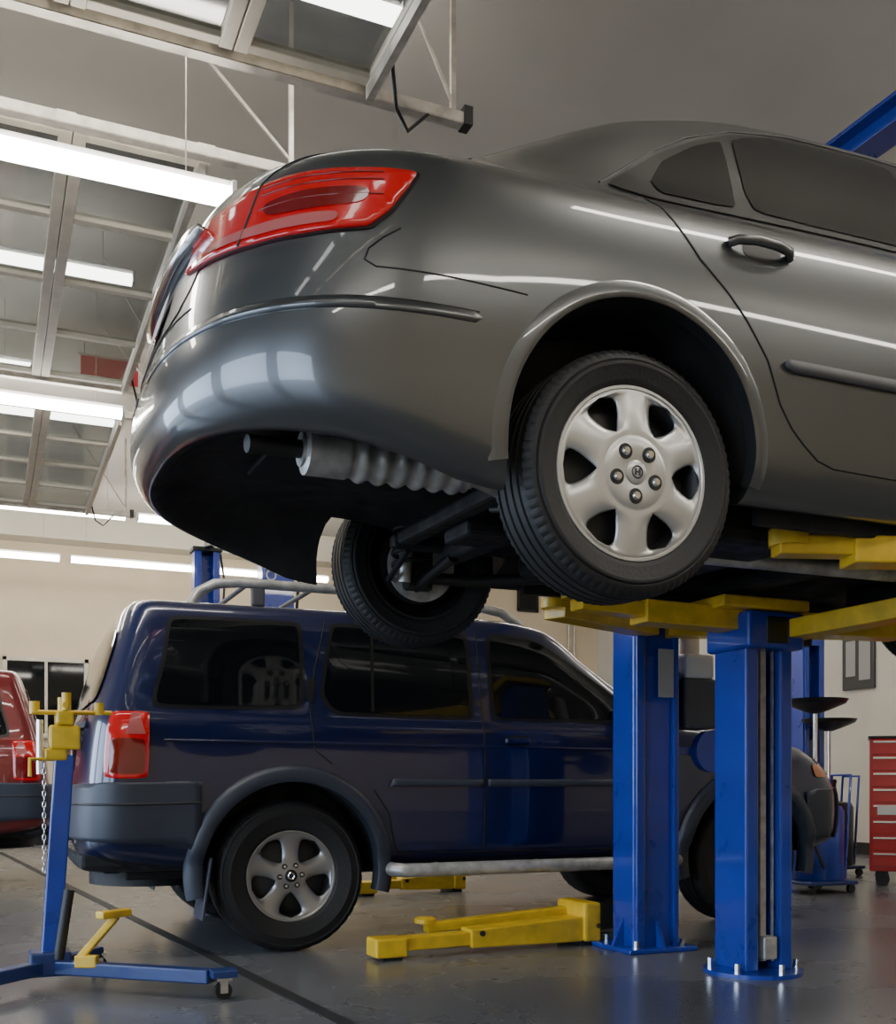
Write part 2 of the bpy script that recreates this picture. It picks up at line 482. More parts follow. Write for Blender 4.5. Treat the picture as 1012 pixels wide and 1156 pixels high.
# ------------------------------------------------------------------ SEDAN
def build_sedan(loc, roll):
    e = empty('sedan', loc); e.rotation_euler = (roll, 0, 0)
    P = M['grey_paint']
    nR = 2.7
    WB = 2.88
    lines = [
        ([(0, 0)], [(-1, .36), (-.2, .34), (.2, .27), (3.6, .27)], -.70, -.3, 3.1, 2.9, 2.5),
        ([(0, .66)], [(-1.0, .35), (-.3, .33), (.2, .25), (3.4, .22)], -.98, -.35, 3.45, 3.0, nR),
        ([(-1, .80), (0, .83), (3, .80)], [(-1.1, .285), (-.85, .245), (-.62, .190), (-.45, .135), (-.32, .125), (.1, .165), (.5, .170), (2.3, .175), (3.5, .2)], -1.095, -.40, 3.57, 3.0, nR),
        ([(-1, .875), (0, .886), (3, .87)], [(-1.1, .33), (-.8, .28), (-.55, .22), (-.42, .185), (-.3, .18), (.1, .235), (.5, .25), (3.5, .26)], -1.14, -.42, 3.64, 3.0, nR),
        ([(-1, .900), (0, .905), (1.3, .905), (3, .895)], [(-1.1, .42), (0, .40), (3.5, .40)], -1.155, -.42, 3.70, 3.0, nR),
        ([(-1, .900), (0, .915), (1.3, .918), (3, .90)], [(-1.1, .535), (0, .56), (3.5, .52)], -1.14, -.42, 3.69, 3.0, nR),
        ([(-1, .870), (0, .905), (1.3, .910), (3, .885)], [(-1.1, .72), (0, .76), (2.3, .76), (3.5, .62)], -1.085, -.42, 3.62, 2.95, nR),
        ([(-1, .82), (-.4, .850), (.2, .862), (1.3, .875), (3, .84)], [(-1.1, .870), (-.5, .900), (1, .915), (2.3, .90), (3.5, .70)], -1.045, -.42, 3.5, 2.9, nR),
        ([(-1, .76), (-.4, .785), (.2, .800), (1.3, .815), (3, .77)], [(-1.05, .930), (-.6, .955), (0, .968), (1.0, .995), (2.2, .975), (3.5, .76)], -1.015, -.42, 3.4, 2.85, nR),
        ([(-1, .70), (-.5, .67), (0, .645), (.5, .605), (1.2, .60), (2.0, .64), (2.7, .70), (3.5, .6)],
         [(-1.0, .958), (-.6, .98), (-.45, 1.015), (-.31, 1.07), (-.145, 1.15), (.15, 1.28), (.536, 1.378), (.9, 1.405), (1.3, 1.415), (1.7, 1.375), (2.1, 1.23), (2.55, 1.01), (3.4, .82)],
         -.985, -.45, 3.3, 2.8, nR),
        ([(-1, .58), (-.5, .56), (0, .54), (.5, .50), (1.2, .50), (2.0, .53), (2.7, .58), (3.5, .5)],
         [(-.95, .982), (-.6, 1.0), (-.45, 1.04), (-.2, 1.15), (.15, 1.312), (.54, 1.41), (.9, 1.436), (1.3, 1.446), (1.75, 1.405), (2.15, 1.25), (2.6, 1.03), (3.35, .87)],
         -.955, -.5, 3.2, 2.8, nR),
        ([(-1, .30), (0, .28), (3.5, .28)],
         [(-.92, .995), (-.66, 1.008), (-.4, 1.085), (0, 1.26), (.3, 1.37), (.7, 1.435), (1.2, 1.453), (1.7, 1.425), (2.15, 1.275), (2.65, 1.05), (3.3, .90)],
         -.92, -.55, 3.1, 2.8, nR),
        ([(0, 0)],
         [(-.90, 1.0), (-.68, 1.012), (-.42, 1.09), (0, 1.265), (.3, 1.375), (.7, 1.440), (1.2, 1.458), (1.7, 1.43), (2.15, 1.285), (2.68, 1.06), (3.2, .92)],
         -.88, -.6, 3.0, 2.8, nR),
    ]
    cz, cr = .255, .385
    cut = []
    for cx in (0, WB):
        for s in (-1, 1):
            cut.append((cx, cz, cr, *sorted((s * .60, s * 1.2))))
    shell, bvh = car_shell('body_shell', lines, P, e, cut)
    for s, tag in ((-1, 'right'), (1, 'left')):
        sd = side(s)
        for cx in (0, WB):
            arch_ring('arch_lip', bvh, cx, cz, [(cr - .002, -.04), (cr - .002, .003), (cr + .003, .006), (cr + .012, .0065), (cr + .024, .0045), (cr + .040, .0005), (cr + .05, -.004)], -7, 190, s, P, e, .20)
        fr = [(-.045, .987), (.05, 1.060), (.16, 1.145), (.30, 1.232), (.48, 1.312), (.70, 1.360), (1.0, 1.375), (1.4, 1.375), (1.68, 1.348), (1.95, 1.25), (2.2, 1.13), (2.42, 1.02), (2.40, .995), (1.8, .995), (1.1, .990), (.5, .980), (.10, .970)]
        patch('window_frame_' + tag, bvh, rnd(fr, .12, 2), sd, .004, M['frame'], e, .03)
        g1 = [(.13, .997), (.11, 1.035), (.17, 1.12), (.30, 1.210), (.415, 1.265), (.385, 1.003)]
        g2 = [(.43, 1.004), (.455, 1.282), (.60, 1.328), (.80, 1.350), (1.085, 1.356), (1.21, 1.014)]
        g3 = [(1.30, 1.017), (1.22, 1.355), (1.45, 1.352), (1.65, 1.318), (1.90, 1.222), (2.12, 1.115), (2.20, 1.03)]
        for i, g in enumerate((g1, g2, g3)):
            patch('side_glass_%s_%d' % (tag, i), bvh, rnd(g, .08, 2), sd, .007, M['glass'], e, .03)
        seam('roof_drip_' + tag, bvh, [(-.06, .990), (.04, 1.068), (.15, 1.158), (.29, 1.246), (.47, 1.327), (.70, 1.376), (1.0, 1.390), (1.4, 1.390), (1.7, 1.358), (2.0, 1.247), (2.42, 1.03)], sd, e, .004, M['frame'], .000)
        seam('door_cut_rear_' + tag, bvh, [(.07, .968), (.10, .90), (.182, .78), (.27, .70), (.33, .637), (.40, .545), (.452, .435), (.50, .375), (.546, .336), (.60, .30), (.661, .284), (1.22, .275)], sd, e, .003)
        seam('door_cut_mid_' + tag, bvh, [(1.26, .99), (1.25, .6), (1.22, .275)], sd, e, .003)
        seam('door_cut_front_' + tag, bvh, [(1.22, .275), (2.2, .285), (2.32, .40), (2.36, .7), (2.40, .97)], sd, e, .003)
        patch('door_moulding_' + tag, bvh, [(.455, .546), (.47, .555), (1.22, .557), (1.235, .545), (1.22, .523), (.49, .523), (.462, .532)], sd, .012, M['greyp'], e, .03, .014)
        patch('door_moulding_front_' + tag, bvh, [(1.29, .557), (2.2, .554), (2.23, .54), (2.2, .523), (1.29, .523)], sd, .012, M['greyp'], e, .03, .014)
        for hx in (.385, 1.50):
            l, nr = cast(bvh, *sd(hx, .850))
            patch('handle_recess', bvh, rnd([(hx - .055, .815), (hx - .055, .883), (hx + .075, .886), (hx + .075, .817)], .25, 3), sd, .0015, M['steel'], e, .02)
            y = l.y
            tube('door_handle', [(hx - .105, y + s * .004, .850), (hx - .085, y + s * .022, .855), (hx - .03, y + s * .034, .858), (hx + .04, y + s * .034, .857), (hx + .085, y + s * .026, .853), (hx + .105, y + s * .004, .848)], .0135, P, e, res=5)
        seam('bumper_seam_' + tag, bvh, [(-.66, .705), (-.70, .68), (-.735, .650), (-.745, .622), (-.72, .605), (-.5, .597), (-.34, .590)], sd, e, .0022)
        rad = radial(-.55, .45, s, .45)
        a = lambda d: R(d) * .45
        patch('bumper_rub_strip_' + tag, bvh, [(a(99), .500), (a(101), .512), (a(99), .524), (a(60), .531), (a(20), .533), (a(-30), .528), (a(-30), .504), (a(20), .507), (a(60), .505)], rad, .0035, P, e, .02, .004)
        seam('bumper_strip_gap_' + tag, bvh, [(a(100), .526), (a(60), .533), (a(20), .535), (a(-30), .530)], rad, e, .0020)
        # tail light
        tl = [(83, .855), (70, .860), (56, .862), (36, .868), (15, .862), (-12, .842), (-17, .735), (0, .715), (25, .693), (45, .690), (66, .698), (73, .745)]
        tl = [(a(p), q) for p, q in tl]
        patch('tail_light_housing_' + tag, bvh, rnd(tl, .08, 1), rad, .004, M['frame'], e, .02)
        cxm = sum(p[0] for p in tl) / len(tl); czm = sum(p[1] for p in tl) / len(tl)
        tl2 = [(cxm + (p[0] - cxm) * .97, czm + (p[1] - czm) * .94) for p in tl]
        patch('tail_light_lens_' + tag, bvh, rnd(tl2, .08, 2), rad, .012, M['redlens'], e, .015, .01)
        tl3 = [(a(66), .803), (a(44), .808), (a(27), .798), (a(30), .757), (a(44), .753), (a(64), .759)]
        patch('tail_light_lower_' + tag, bvh, rnd(tl3, .2, 2), rad, .0145, M['reddark'], e, .015)
        tl4 = [(a(56), .741), (a(27), .741), (a(0), .754), (a(2), .731), (a(28), .711), (a(55), .711)]
        patch('tail_light_clear_' + tag, bvh, rnd(tl4, .15, 2), rad, .0155, M['pinklens'], e, .015)
        for zz_ in (.842, .822, .783):
            seam('lens_rib_' + tag, bvh, [(a(70), zz_), (a(40), zz_ + .004), (a(26), zz_ + .001)], rad, e, .0018, M['reddark'], .0132)
        seam('light_divider_' + tag, bvh, [(a(24), .860), (a(20), .703)], rad, e, .004, M['frame'], .012)
        seam('trunk_cut_' + tag, bvh, [(-.93, s * .60), (-.80, s * .66), (-.6, s * .655), (-.42, s * .60)], top, e, .003)
        mb = revolve('mirror_housing', [(0, -.09), (.05, -.08), (.075, -.03), (.08, .03), (.06, .085), (0, .09)], 24, P, e, (2.13, s * 1.0, 1.04), 'y')
        patch('headlight_' + tag, bvh, rnd([(s * .45, .60), (s * .50, .70), (s * .80, .74), (s * .84, .64), (s * .7, .58)], .2, 2), front, .006, M['chrome'], e, .03)
    patch('plate_recess', bvh, rnd([(-.36, .60), (-.46, .84), (.46, .84), (.36, .60)], .15, 2), rear, .003, M['frame'], e, .03)
    patch('number_plate', bvh, [(-.155, .625), (-.155, .755), (.155, .755), (.155, .625)], rear, .014, M['plate'], e, .03)
    patch('trunk_garnish', bvh, rnd([(-.42, .795), (-.42, .838), (.42, .838), (.42, .795)], .2, 2), rear, .04, M['chrome'], e, .03, .04)
    seam('trunk_bottom_cut', bvh, [(-.45, .60), (0, .59), (.45, .60)], rear, e, .003)
    patch('rear_windscreen', bvh, rnd([(-.50, -.52), (-.60, -.3), (-.63, 0), (-.60, .3), (-.50, .52), (.17, .42), (.22, 0), (.17, -.42)], .12, 2), top, .005, M['glass'], e, .04)
    patch('windscreen', bvh, rnd([(1.82, -.47), (1.78, 0), (1.82, .47), (2.48, .56), (2.58, 0), (2.48, -.56)], .12, 2), top, .005, M['glass'], e, .04)
    patch('grille', bvh, rnd([(-.36, .48), (-.40, .64), (.40, .64), (.36, .48)], .2, 2), front, .004, M['frame'], e, .03)
    for cx, wn in ((0, 'rear'), (WB, 'front')):
        for s in (-1, 1):
            zz = .200 if s < 0 else .225
            if cx: zz = .29
            wheel('wheel_%s_%s' % (wn, 'right' if s < 0 else 'left'), e, (cx + (.03 if s > 0 and not cx else 0), s * .78, zz), .326, .20, .226, 6, R(14.5), .116, .212, M['silver'], flip=s > 0)
    # underbody
    tube('exhaust_pipe', [(2.2, -.2, .17), (.5, -.2, .16), (.15, -.25, .22), (-.15, -.38, .27), (-.3, -.45, .27)], .03, M['alu'], e)
    ribs = []
    for i in range(81):
        t = i / 80; x = -.80 + .5 * t
        r = .066 + .006 * math.cos(t * 2 * math.pi * 9)
        if t < .03 or t > .97: r = .05
        if t < .24: r = .066
        if t < .02: r = .045
        ribs.append((r, x))
    ribs = [(0, -.80)] + ribs + [(0, -.30)]
    revolve('muffler', ribs, 40, M['alu'], e, (0, -.50, .262), 'x', 60)
    tube('muffler_pipe', [(-.31, -.50, .26), (-.2, -.47, .24), (-.1, -.42, .25)], .035, M['alu'], e)
    tube('tail_pipe', [(-.78, -.50, .262), (-.88, -.52, .255), (-.95, -.53, .25)], .024, M['steel'], e)
    for hx in (-.72, -.38): tube('exhaust_hanger', [(hx, -.42, .34), (hx, -.41, .27), (hx + .02, -.43, .24)], .007, M['steel'], e)
    boxes('heat_shield', [((-.6, -.15, .325), (.45, .35, .02))], M['steel'], e, .005)
    boxes('fuel_tank', [((.65, 0, .22), (.6, 1.0, .14))], M['under'], e, .04)
    boxes('rear_subframe', [((0.05, 0, .22), (.10, 1.0, .07)), ((-.15, 0, .25), (.07, .9, .05)), ((-.05, -.42, .24), (.30, .06, .05)), ((-.05, .42, .24), (.30, .06, .05))], M['under'], e, .015)
    boxes('differential_brace', [((-.05, 0, .20), (.16, .2, .05))], M['under'], e, .015)
    for s in (-1, 1):
        dz = 0
        tube('lower_arm', [(0.02, s * .35, .19), (0.0, s * .68, .12 + dz)], .022, M['steel'], e)
        tube('trailing_arm', [(.5, s * .5, .17), (.2, s * .6, .15), (0, s * .66, .16 + dz)], .024, M['steel'], e)
        tube('toe_link', [(-.16, s * .35, .20), (-.12, s * .66, .14 + dz)], .012, M['steel'], e)
        tube('damper', [(-.07, s * .62, .13), (-.07, s * .57, .50)], .026, M['alu'], e)
        hel = [(-.07 + .055 * math.cos(q * .5), s * .59 + .055 * math.sin(q * .5), .17 + q * .0035) for q in range(88)]
        tube('coil_spring', hel, .009, M['steel'], e)
        boxes('knuckle', [((0, s * .655, .19 + dz), (.12, .05, .17))], M['steel'], e, .015)
        cyl('brake_disc', .14, .012, M['alu'], e, (0.02, s * .672, .205), 'y', 40)
        boxes('sill_rail', [((1.36, s * .74, .165), (1.7, .03, .05))], M['under'], e, .005)
    boxes('cross_member', [((1.4, 0, .20), (.1, 1.2, .06)), ((2.2, 0, .2), (.2, 1.1, .08)), ((2.73, 0, .19), (.35, .8, .1))], M['under'], e, .01)
    return e

# ------------------------------------------------------------------ SUV
def build_suv(loc, rz, P):
    e = empty('suv', loc, rz)
    nR = 4.8
    lines = [
        ([(0, 0)], [(0, .42)], -.75, -.5, 3.2, 3.0, 3),
        ([(0, .60)], [(0, .40)], -.95, -.6, 3.45, 3.1, nR),
        ([(0, .80)], [(-1, .50), (-.4, .43), (3, .42), (3.5, .45)], -.985, -.65, 3.56, 3.1, nR),
        ([(0, .862)], [(-1, .54), (0, .47), (3.5, .50)], -1.0, -.66, 3.61, 3.1, nR),
        ([(0, .880)], [(0, .62)], -1.0, -.66, 3.63, 3.1, nR),
        ([(0, .885), (3, .88)], [(0, .80)], -.985, -.66, 3.61, 3.1, nR),
        ([(0, .880), (2, .878), (3.2, .85)], [(-1, 1.0), (2.2, 1.0), (3.5, .93)], -.965, -.66, 3.54, 3.0, nR),
        ([(-1, .860), (2, .860), (3.2, .80)], [(-1, 1.13), (0, 1.12), (2.2, 1.10), (3.5, 1.0)], -.945, -.66, 3.47, 2.95, nR),
        ([(-1, .838), (0, .838), (2, .838), (3.2, .75)], [(-1, 1.18), (0, 1.175), (2.2, 1.155), (3.5, 1.04)], -.93, -.66, 3.42, 2.9, nR),
        ([(-1, .752), (0, .750), (1.4, .73), (2.2, .76), (3.2, .66)],
         [(-1, 1.655), (0, 1.668), (1.2, 1.678), (1.45, 1.65), (1.75, 1.475), (2.05, 1.29), (2.22, 1.20), (2.5, 1.165), (3.4, 1.065)], -.775, -.56, 3.35, 2.9, nR),
        ([(-1, .70), (1.4, .675), (2.2, .66), (3.2, .56)],
         [(-1, 1.712), (0, 1.722), (1.2, 1.730), (1.48, 1.695), (1.8, 1.50), (2.1, 1.32), (2.3, 1.215), (2.6, 1.18), (3.4, 1.08)], -.745, -.56, 3.3, 2.9, nR),
        ([(-1, .38), (3.2, .34)],
         [(-1, 1.73), (0, 1.745), (1.2, 1.755), (1.5, 1.72), (1.85, 1.52), (2.15, 1.33), (2.36, 1.225), (2.6, 1.205), (3.4, 1.10)], -.715, -.56, 3.25, 2.9, nR),
        ([(0, 0)],
         [(-1, 1.735), (0, 1.75), (1.2, 1.76), (1.5, 1.725), (1.85, 1.53), (2.15, 1.34), (2.38, 1.23), (2.6, 1.21), (3.4, 1.105)], -.70, -.56, 3.2, 2.9, nR),
    ]
    WB = 2.79
    cz, cr = .40, .445
    cut = []
    for cx in (0, WB):
        for s in (-1, 1): cut.append((cx, cz, cr, *sorted((s * .56, s * 1.2))))
    shell, bvh = car_shell('body_shell', lines, P, e, cut)
    k = .35
    a = lambda d: R(d) * k
    for s, tag in ((-1, 'right'), (1, 'left')):
        sd = side(s)
        for cx in (0, WB):
            arch_ring('wheel_arch_flare', bvh, cx, cz, [(cr - .004, -.05), (cr - .004, .035), (cr + .012, .045), (cr + .05, .040), (cr + .075, .022), (cr + .080, -.01)], -14, 194, s, M['clad'], e, .46)
        wins = [
            [(-.655, 1.225), (-.60, 1.42), (-.575, 1.60), (-.545, 1.625), (.03, 1.632), (.055, 1.60), (.045, 1.24), (.02, 1.215), (-.62, 1.205)],
            [(.175, 1.27), (.18, 1.34), (.235, 1.61), (.26, 1.635), (.945, 1.632), (.975, 1.60), (.975, 1.21), (.95, 1.185), (.27, 1.192), (.22, 1.21)],
            [(1.125, 1.21), (1.125, 1.60), (1.15, 1.63), (1.41, 1.622), (1.50, 1.575), (1.74, 1.43), (1.93, 1.31), (1.975, 1.235), (1.95, 1.19), (1.16, 1.185)]]
        for i, w in enumerate(wins):
            c = Vector((sum(p[0] for p in w) / len(w), sum(p[1] for p in w) / len(w)))
            big = [(c.x + (p[0] - c.x) * (1 + .022 / .35), c.y + (p[1] - c.y) * (1 + .018 / .2)) for p in w]
            patch('window_seal_%s_%d' % (tag, i), bvh, rnd(big, .2, 2), sd, .003, M['frame'], e, .04)
            patch('side_glass_%s_%d' % (tag, i), bvh, rnd(w, .2, 2), sd, .007, M['glass'], e, .04)
        patch('quarter_divider_' + tag, bvh, [(.42, 1.20), (.435, 1.625), (.452, 1.625), (.437, 1.20)], sd, .010, M['frame'], e, .03)
        seam('door_cut_rear_' + tag, bvh, [(.20, 1.66), (.13, 1.40), (.10, 1.22), (.11, 1.0), (.20, .93)], sd, e, .004)
        seam('door_cut_rear_low_' + tag, bvh, [(.42, .80), (.50, .68), (.53, .53), (.56, .475), (1.0, .47)], sd, e, .004)
        seam('door_cut_mid_' + tag, bvh, [(1.05, 1.67), (1.05, 1.2), (1.04, .47)], sd, e, .004)
        seam('door_cut_front_' + tag, bvh, [(1.0, .47), (2.0, .47), (2.14, .56), (2.18, .8), (2.16, 1.15)], sd, e, .004)
        seam('body_crease_' + tag, bvh, [(-.62, 1.035), (0, 1.035), (1.0, 1.03), (2.0, 1.02), (2.4, 1.0)], sd, e, .008, P, -.002)
        patch('side_moulding_' + tag, bvh, [(.50, .815), (.52, .855), (1.03, .855), (1.03, .815)], sd, .016, M['clad'], e, .03, .018)
        patch('side_moulding_front_' + tag, bvh, [(1.06, .815), (1.06, .855), (2.14, .855), (2.16, .815)], sd, .016, M['clad'], e, .03, .018)
        l, nr = cast(bvh, *sd(1.24, 1.06))
        boxes('front_door_handle', [((1.24, l.y + s * .012, 1.06), (.15, .03, .035))], P, e, .012)
        patch('handle_cup', bvh, rnd([(1.16, 1.03), (1.16, 1.09), (1.32, 1.09), (1.32, 1.03)], .25, 3), sd, .002, M['seam'], e, .02)
        patch('pillar_handle', bvh, rnd([(.075, 1.24), (.085, 1.36), (.13, 1.36), (.12, 1.24)], .2, 2), sd, .006, M['frame'], e, .02)
        cy = cast(bvh, *sd(1.36, 1.05))[0]
        cyl('door_lock', .012, .008, M['chrome'], e, (1.37, cy.y + s * .002, 1.055), 'y', 20)
        rad = radial(-.55, .45, s, k)
        patch('rear_bumper_side_' + tag, bvh, rnd([(-.50, .845), (-.62, .84), (-.62, .54), (-.45, .52), (-.46, .66)], .05, 1), sd, .028, M['clad'], e, .03, .03)
        patch('rear_bumper_corner_' + tag, bvh, [(a(103), .54), (a(103), .842), (a(60), .835), (a(20), .825), (a(-42), .825), (a(-42), .57), (a(40), .57)], rad, .030, M['clad'], e, .03, .03)
        seam('bumper_step_line_' + tag, bvh, [(a(103), .74), (a(60), .735), (a(20), .73), (a(-42), .73)], rad, e, .005, M['frame'], .031)
        patch('front_bumper_side_' + tag, bvh, [(3.22, .50), (3.22, .78), (3.30, .80), (3.42, .80), (3.42, .50)], sd, .02, M['clad'], e, .03, .02)
        tl = [(a(72), .855), (a(72), 1.165), (a(51), 1.165), (a(50), .855)]
        patch('tail_light_' + tag, bvh, rnd(tl, .08, 2), rad, .014, M['redlens'], e, .02, .014)
        patch('tail_light_clear_' + tag, bvh, [(a(70), 1.06), (a(66), 1.155), (a(62), 1.155), (a(60), 1.06)], rad, .017, M['pinklens'], e, .02)
        patch('tail_light_lower_' + tag, bvh, rnd([(a(70), .875), (a(70), 1.04), (a(53), 1.04), (a(53), .875)], .1, 2), rad, .0165, M['reddark'], e, .02)
        yy = s * .955
        tube('side_step', [(.50, s * .80, .40), (.515, s * .92, .395), (.56, yy, .392), (2.18, yy, .392), (2.24, s * .92, .395), (2.25, s * .80, .40)], .036, M['alu'], e, res=6)
        for bx in (.8, 1.4, 2.0): tube('step_bracket', [(bx, yy, .385), (bx, s * .7, .41)], .018, M['blackp'], e)
        boxes('mud_flap', [((-.425, s * .80, .33), (.012, .22, .30), (0, R(8), 0))], M['clad'], e, .004)
        boxes('door_mirror', [((2.02, s * 1.0, 1.27), (.12, .20, .15))], M['blackp'], e, .035)
        patch('headlight_' + tag, bvh, rnd([(s * .50, .88), (s * .52, .99), (s * .78, .99), (s * .80, .88)], .15, 2), front, .008, M['chrome'], e, .03)
        patch('turn_signal_' + tag, bvh, rnd([(3.30, .87), (3.30, .95), (3.40, .95), (3.42, .87)], .15, 2), sd, .008, M['amber'], e, .02)
        yr = s * .56
        tube('roof_rail', [(-.44, yr, 1.735), (-.40, yr, 1.80), (-.32, yr, 1.845), (-.2, yr, 1.86), (.4, yr, 1.862), (.95, yr, 1.855), (1.30, yr, 1.80), (1.42, yr, 1.73)], .026, M['alu'], e, res=6)
        for rx in (-.1, .45, .95): boxes('rail_foot', [((rx, yr, 1.795), (.07, .035, .10))], M['greyp'], e, .01)
    tube('front_air_dam_bar', [(.95, -.56, 1.855), (1.0, -.4, 1.87), (1.0, .4, 1.87), (.95, .56, 1.855)], .018, M['alu'], e)
    for rx in (-.15, .2, .6): tube('rack_cross_bar', [(rx, -.56, 1.86), (rx, .56, 1.86)], .014, M['greyp'], e)
    patch('tailgate_glass', bvh, rnd([(-.66, 1.22), (-.60, 1.60), (.60, 1.60), (.66, 1.22)], .1, 2), rear, .008, M['glass'], e, .04)
    patch('number_plate', bvh, [(-.155, .90), (-.155, 1.03), (.155, 1.03), (.155, .90)], rear, .014, M['plate'], e, .04)
    patch('tailgate_garnish', bvh, [(-.60, 1.10), (-.60, 1.13), (.60, 1.13), (.60, 1.10)], rear, .014, M['clad'], e, .04)
    patch('windscreen', bvh, rnd([(1.56, -.58), (1.53, 0), (1.56, .58), (2.18, .68), (2.30, 0), (2.18, -.68)], .1, 2), top, .006, M['glass'], e, .05)
    patch('grille', bvh, rnd([(-.44, .86), (-.44, 1.0), (.44, 1.0), (.44, .86)], .1, 2), front, .006, M['frame'], e, .04)
    patch('front_bumper', bvh, [(-.80, .50), (-.80, .80), (.80, .80), (.80, .50)], front, .02, M['clad'], e, .04, .02)
    boxes('chassis', [((1.35, -.45, .40), (4.2, .08, .10)), ((1.35, .45, .40), (4.2, .08, .10)), ((0.1, 0, .36), (.14, 1.3, .10)), ((2.79, 0, .36), (.16, 1.3, .10)), ((-.82, 0, .44), (.08, 1.1, .10))], M['under'], e, .01)
    boxes('rear_step', [((-.88, 0, .46), (.20, 1.5, .07))], M['under'], e, .02)
    cyl('spare_tire', .33, .2, M['rubber'], e, (-.55, 0, .40), 'z', 40)
    for cx, wn in ((0, 'rear'), (WB, 'front')):
        for s in (-1, 1):
            wheel('wheel_%s_%s' % (wn, 'right' if s < 0 else 'left'), e, (cx, s * .735, .375), .375, .25, .222, 5, R(20), .080, .205, M['alloy'], flip=s > 0, cap=M['blackp'], skew=1.2, dish=-.012, sipes=6, nl=6, rl=.056)
    return e

build_sedan((1.566, 3.253, 1.471), R(1.5))
build_suv((1.385, 5.975, 0), 0, M['navy_paint'])
build_suv((-.50, 9.75, 0), math.pi, M['red_paint'])

# ------------------------------------------------------------------ room
X0, X1, Y0, Y1, H = -5.0, 9.5, -4.0, 15.5, 4.5
boxes('floor', [(((X0 + X1) / 2, (Y0 + Y1) / 2, -.05), (X1 - X0 + .4, Y1 - Y0 + .4, .1))], M['floor'])
boxes('ceiling', [(((X0 + X1) / 2, (Y0 + Y1) / 2, H + .05), (X1 - X0 + .4, Y1 - Y0 + .4, .1))], M['ceil'])
boxes('wall_back', [(((X0 + X1) / 2, Y1 + .1, H / 2), (X1 - X0 + .4, .2, H))], M['wall'])
boxes('wall_right', [((X1 + .1, (Y0 + Y1) / 2, H / 2), (.2, Y1 - Y0, H))], M['wallw'])
boxes('wall_front', [(((X0 + X1) / 2, Y0 - .1, H / 2), (X1 - X0 + .4, .2, H))], M['wall'])
bays = [(-3.0, .2), (.95, 4.15), (4.9, 8.0), (8.6, 11.7)]
segs = []; y = Y0
for a_, b_ in bays:
    segs.append(((X0 - .1, (y + a_) / 2, H / 2), (.2, a_ - y, H)))
    segs.append(((X0 - .1, (a_ + b_) / 2, (3.4 + H) / 2), (.2, b_ - a_, H - 3.4)))
    y = b_
segs.append(((X0 - .1, (y + Y1) / 2, H / 2), (.2, Y1 - y, H)))
boxes('wall_left', segs, M['wall'])
boxes('ground', [((-20.2, 6, -.07), (30, 60, .1))], M['asphalt'])
boxes('trim_stripe_back', [((8.25, Y1 - .006, 1.62), (2.4, .012, .30))], M['stripe'])
boxes('trim_stripe_right', [((X1 - .006, 13.2, 1.62), (.012, 4.5, .30))], M['stripe'])
boxes('baseboard_back', [((2.25, Y1 - .01, .07), (14.4, .02, .14))], M['blackp'])
boxes('baseboard_right', [((X1 - .01, 5.7, .07), (.02, 19.3, .14))], M['blackp'])
boxes('trim_soffit', [((2.25, Y1 - .2, 4.3), (14.4, .4, .38))], M['wallw'])
beam('floor_drain_strip', (.15, 14.0, .0015), (1.42, .6, .0015), .06, .003, M['joint'], None, 0)

w = empty('window_1', (.75, Y1 - .03, 2.0))
boxes('opening', [((0, 0, 0), (1.0, .02, 1.0))], M['glass'], w)
boxes('frame', [((0, -.02, .52), (1.1, .05, .06)), ((0, -.02, -.52), (1.1, .05, .06)), ((-.52, -.02, 0), (.06, .05, 1.1)), ((.52, -.02, 0), (.06, .05, 1.1)), ((0, -.02, 0), (.04, .04, 1.0))], M['doorframe'], w, .005)
w = empty('window_2', (8.15, Y1 - .03, 3.9))
boxes('glass', [((0, 0, 0), (.30, .02, .42))], M['glass'], w)
boxes('frame', [((0, -.01, .23), (.38, .04, .04)), ((0, -.01, -.23), (.38, .04, .04)), ((-.17, -.01, 0), (.04, .04, .46)), ((.17, -.01, 0), (.04, .04, .46))], M['blackp'], w)
ck = empty('wall_clock', (9.3, 14.2, 2.9))
revolve('clock_case', [(0, -.10), (.16, -.10), (.17, -.16), (.19, -.16), (.20, -.1), (.20, .0), (0, .0)], 40, M['white'], ck, (.19, 0, 0), 'x')
boxes('clock_hands', [((.02, 0, .04), (.01, .012, .10)), ((.02, .04, 0), (.01, .08, .012))], M['blackp'], ck)
for i, (yy_, zz, ww, hh_) in enumerate(((13.2, 2.35, .6, .45), (11.2, 2.45, .6, .45), (9.6, 2.3, .5, .7))):
    nb = empty('notice_board', (X1 - .02, yy_, zz))
    boxes('board', [((0, 0, 0), (.03, ww, hh_))], M['board'], nb, .004)
    boxes('sheets', [((-.02, -ww * .22, 0), (.006, ww * .35, hh_ * .7)), ((-.02, ww * .22, .02), (.006, ww * .3, hh_ * .6))], M['paper'], nb)
# breaker panels and conduit on the back wall
e = empty('breaker_panel', (9.0, Y1 - .08, 2.2))
boxes('cabinet', [((-.1, 0, 0), (.42, .14, .8))], M['greyp'], e, .01)
boxes('door_edge', [((-.1, -.075, 0), (.36, .012, .72))], M['steel'], e, .006)
tube('conduit', [(-.1, 0, .4), (-.1, 0, 2.0)], .02, M['zinc'], e)
tube('conduit_branch', [(.0, 0, .4), (.0, 0, 2.0)], .015, M['zinc'], e)
e = empty('hanging_banner', (.95, 9.3, 4.28))
boxes('banner', [((0, 0, 0), (.46, .02, .22))], M['stripe'], e)
boxes('banner_rail', [((0, 0, .115), (.50, .03, .02))], M['zinc'], e)
for q in (-.2, .2): tube('banner_cord', [(q, 0, .12), (q, 0, .215)], .003, M['steel'], e)

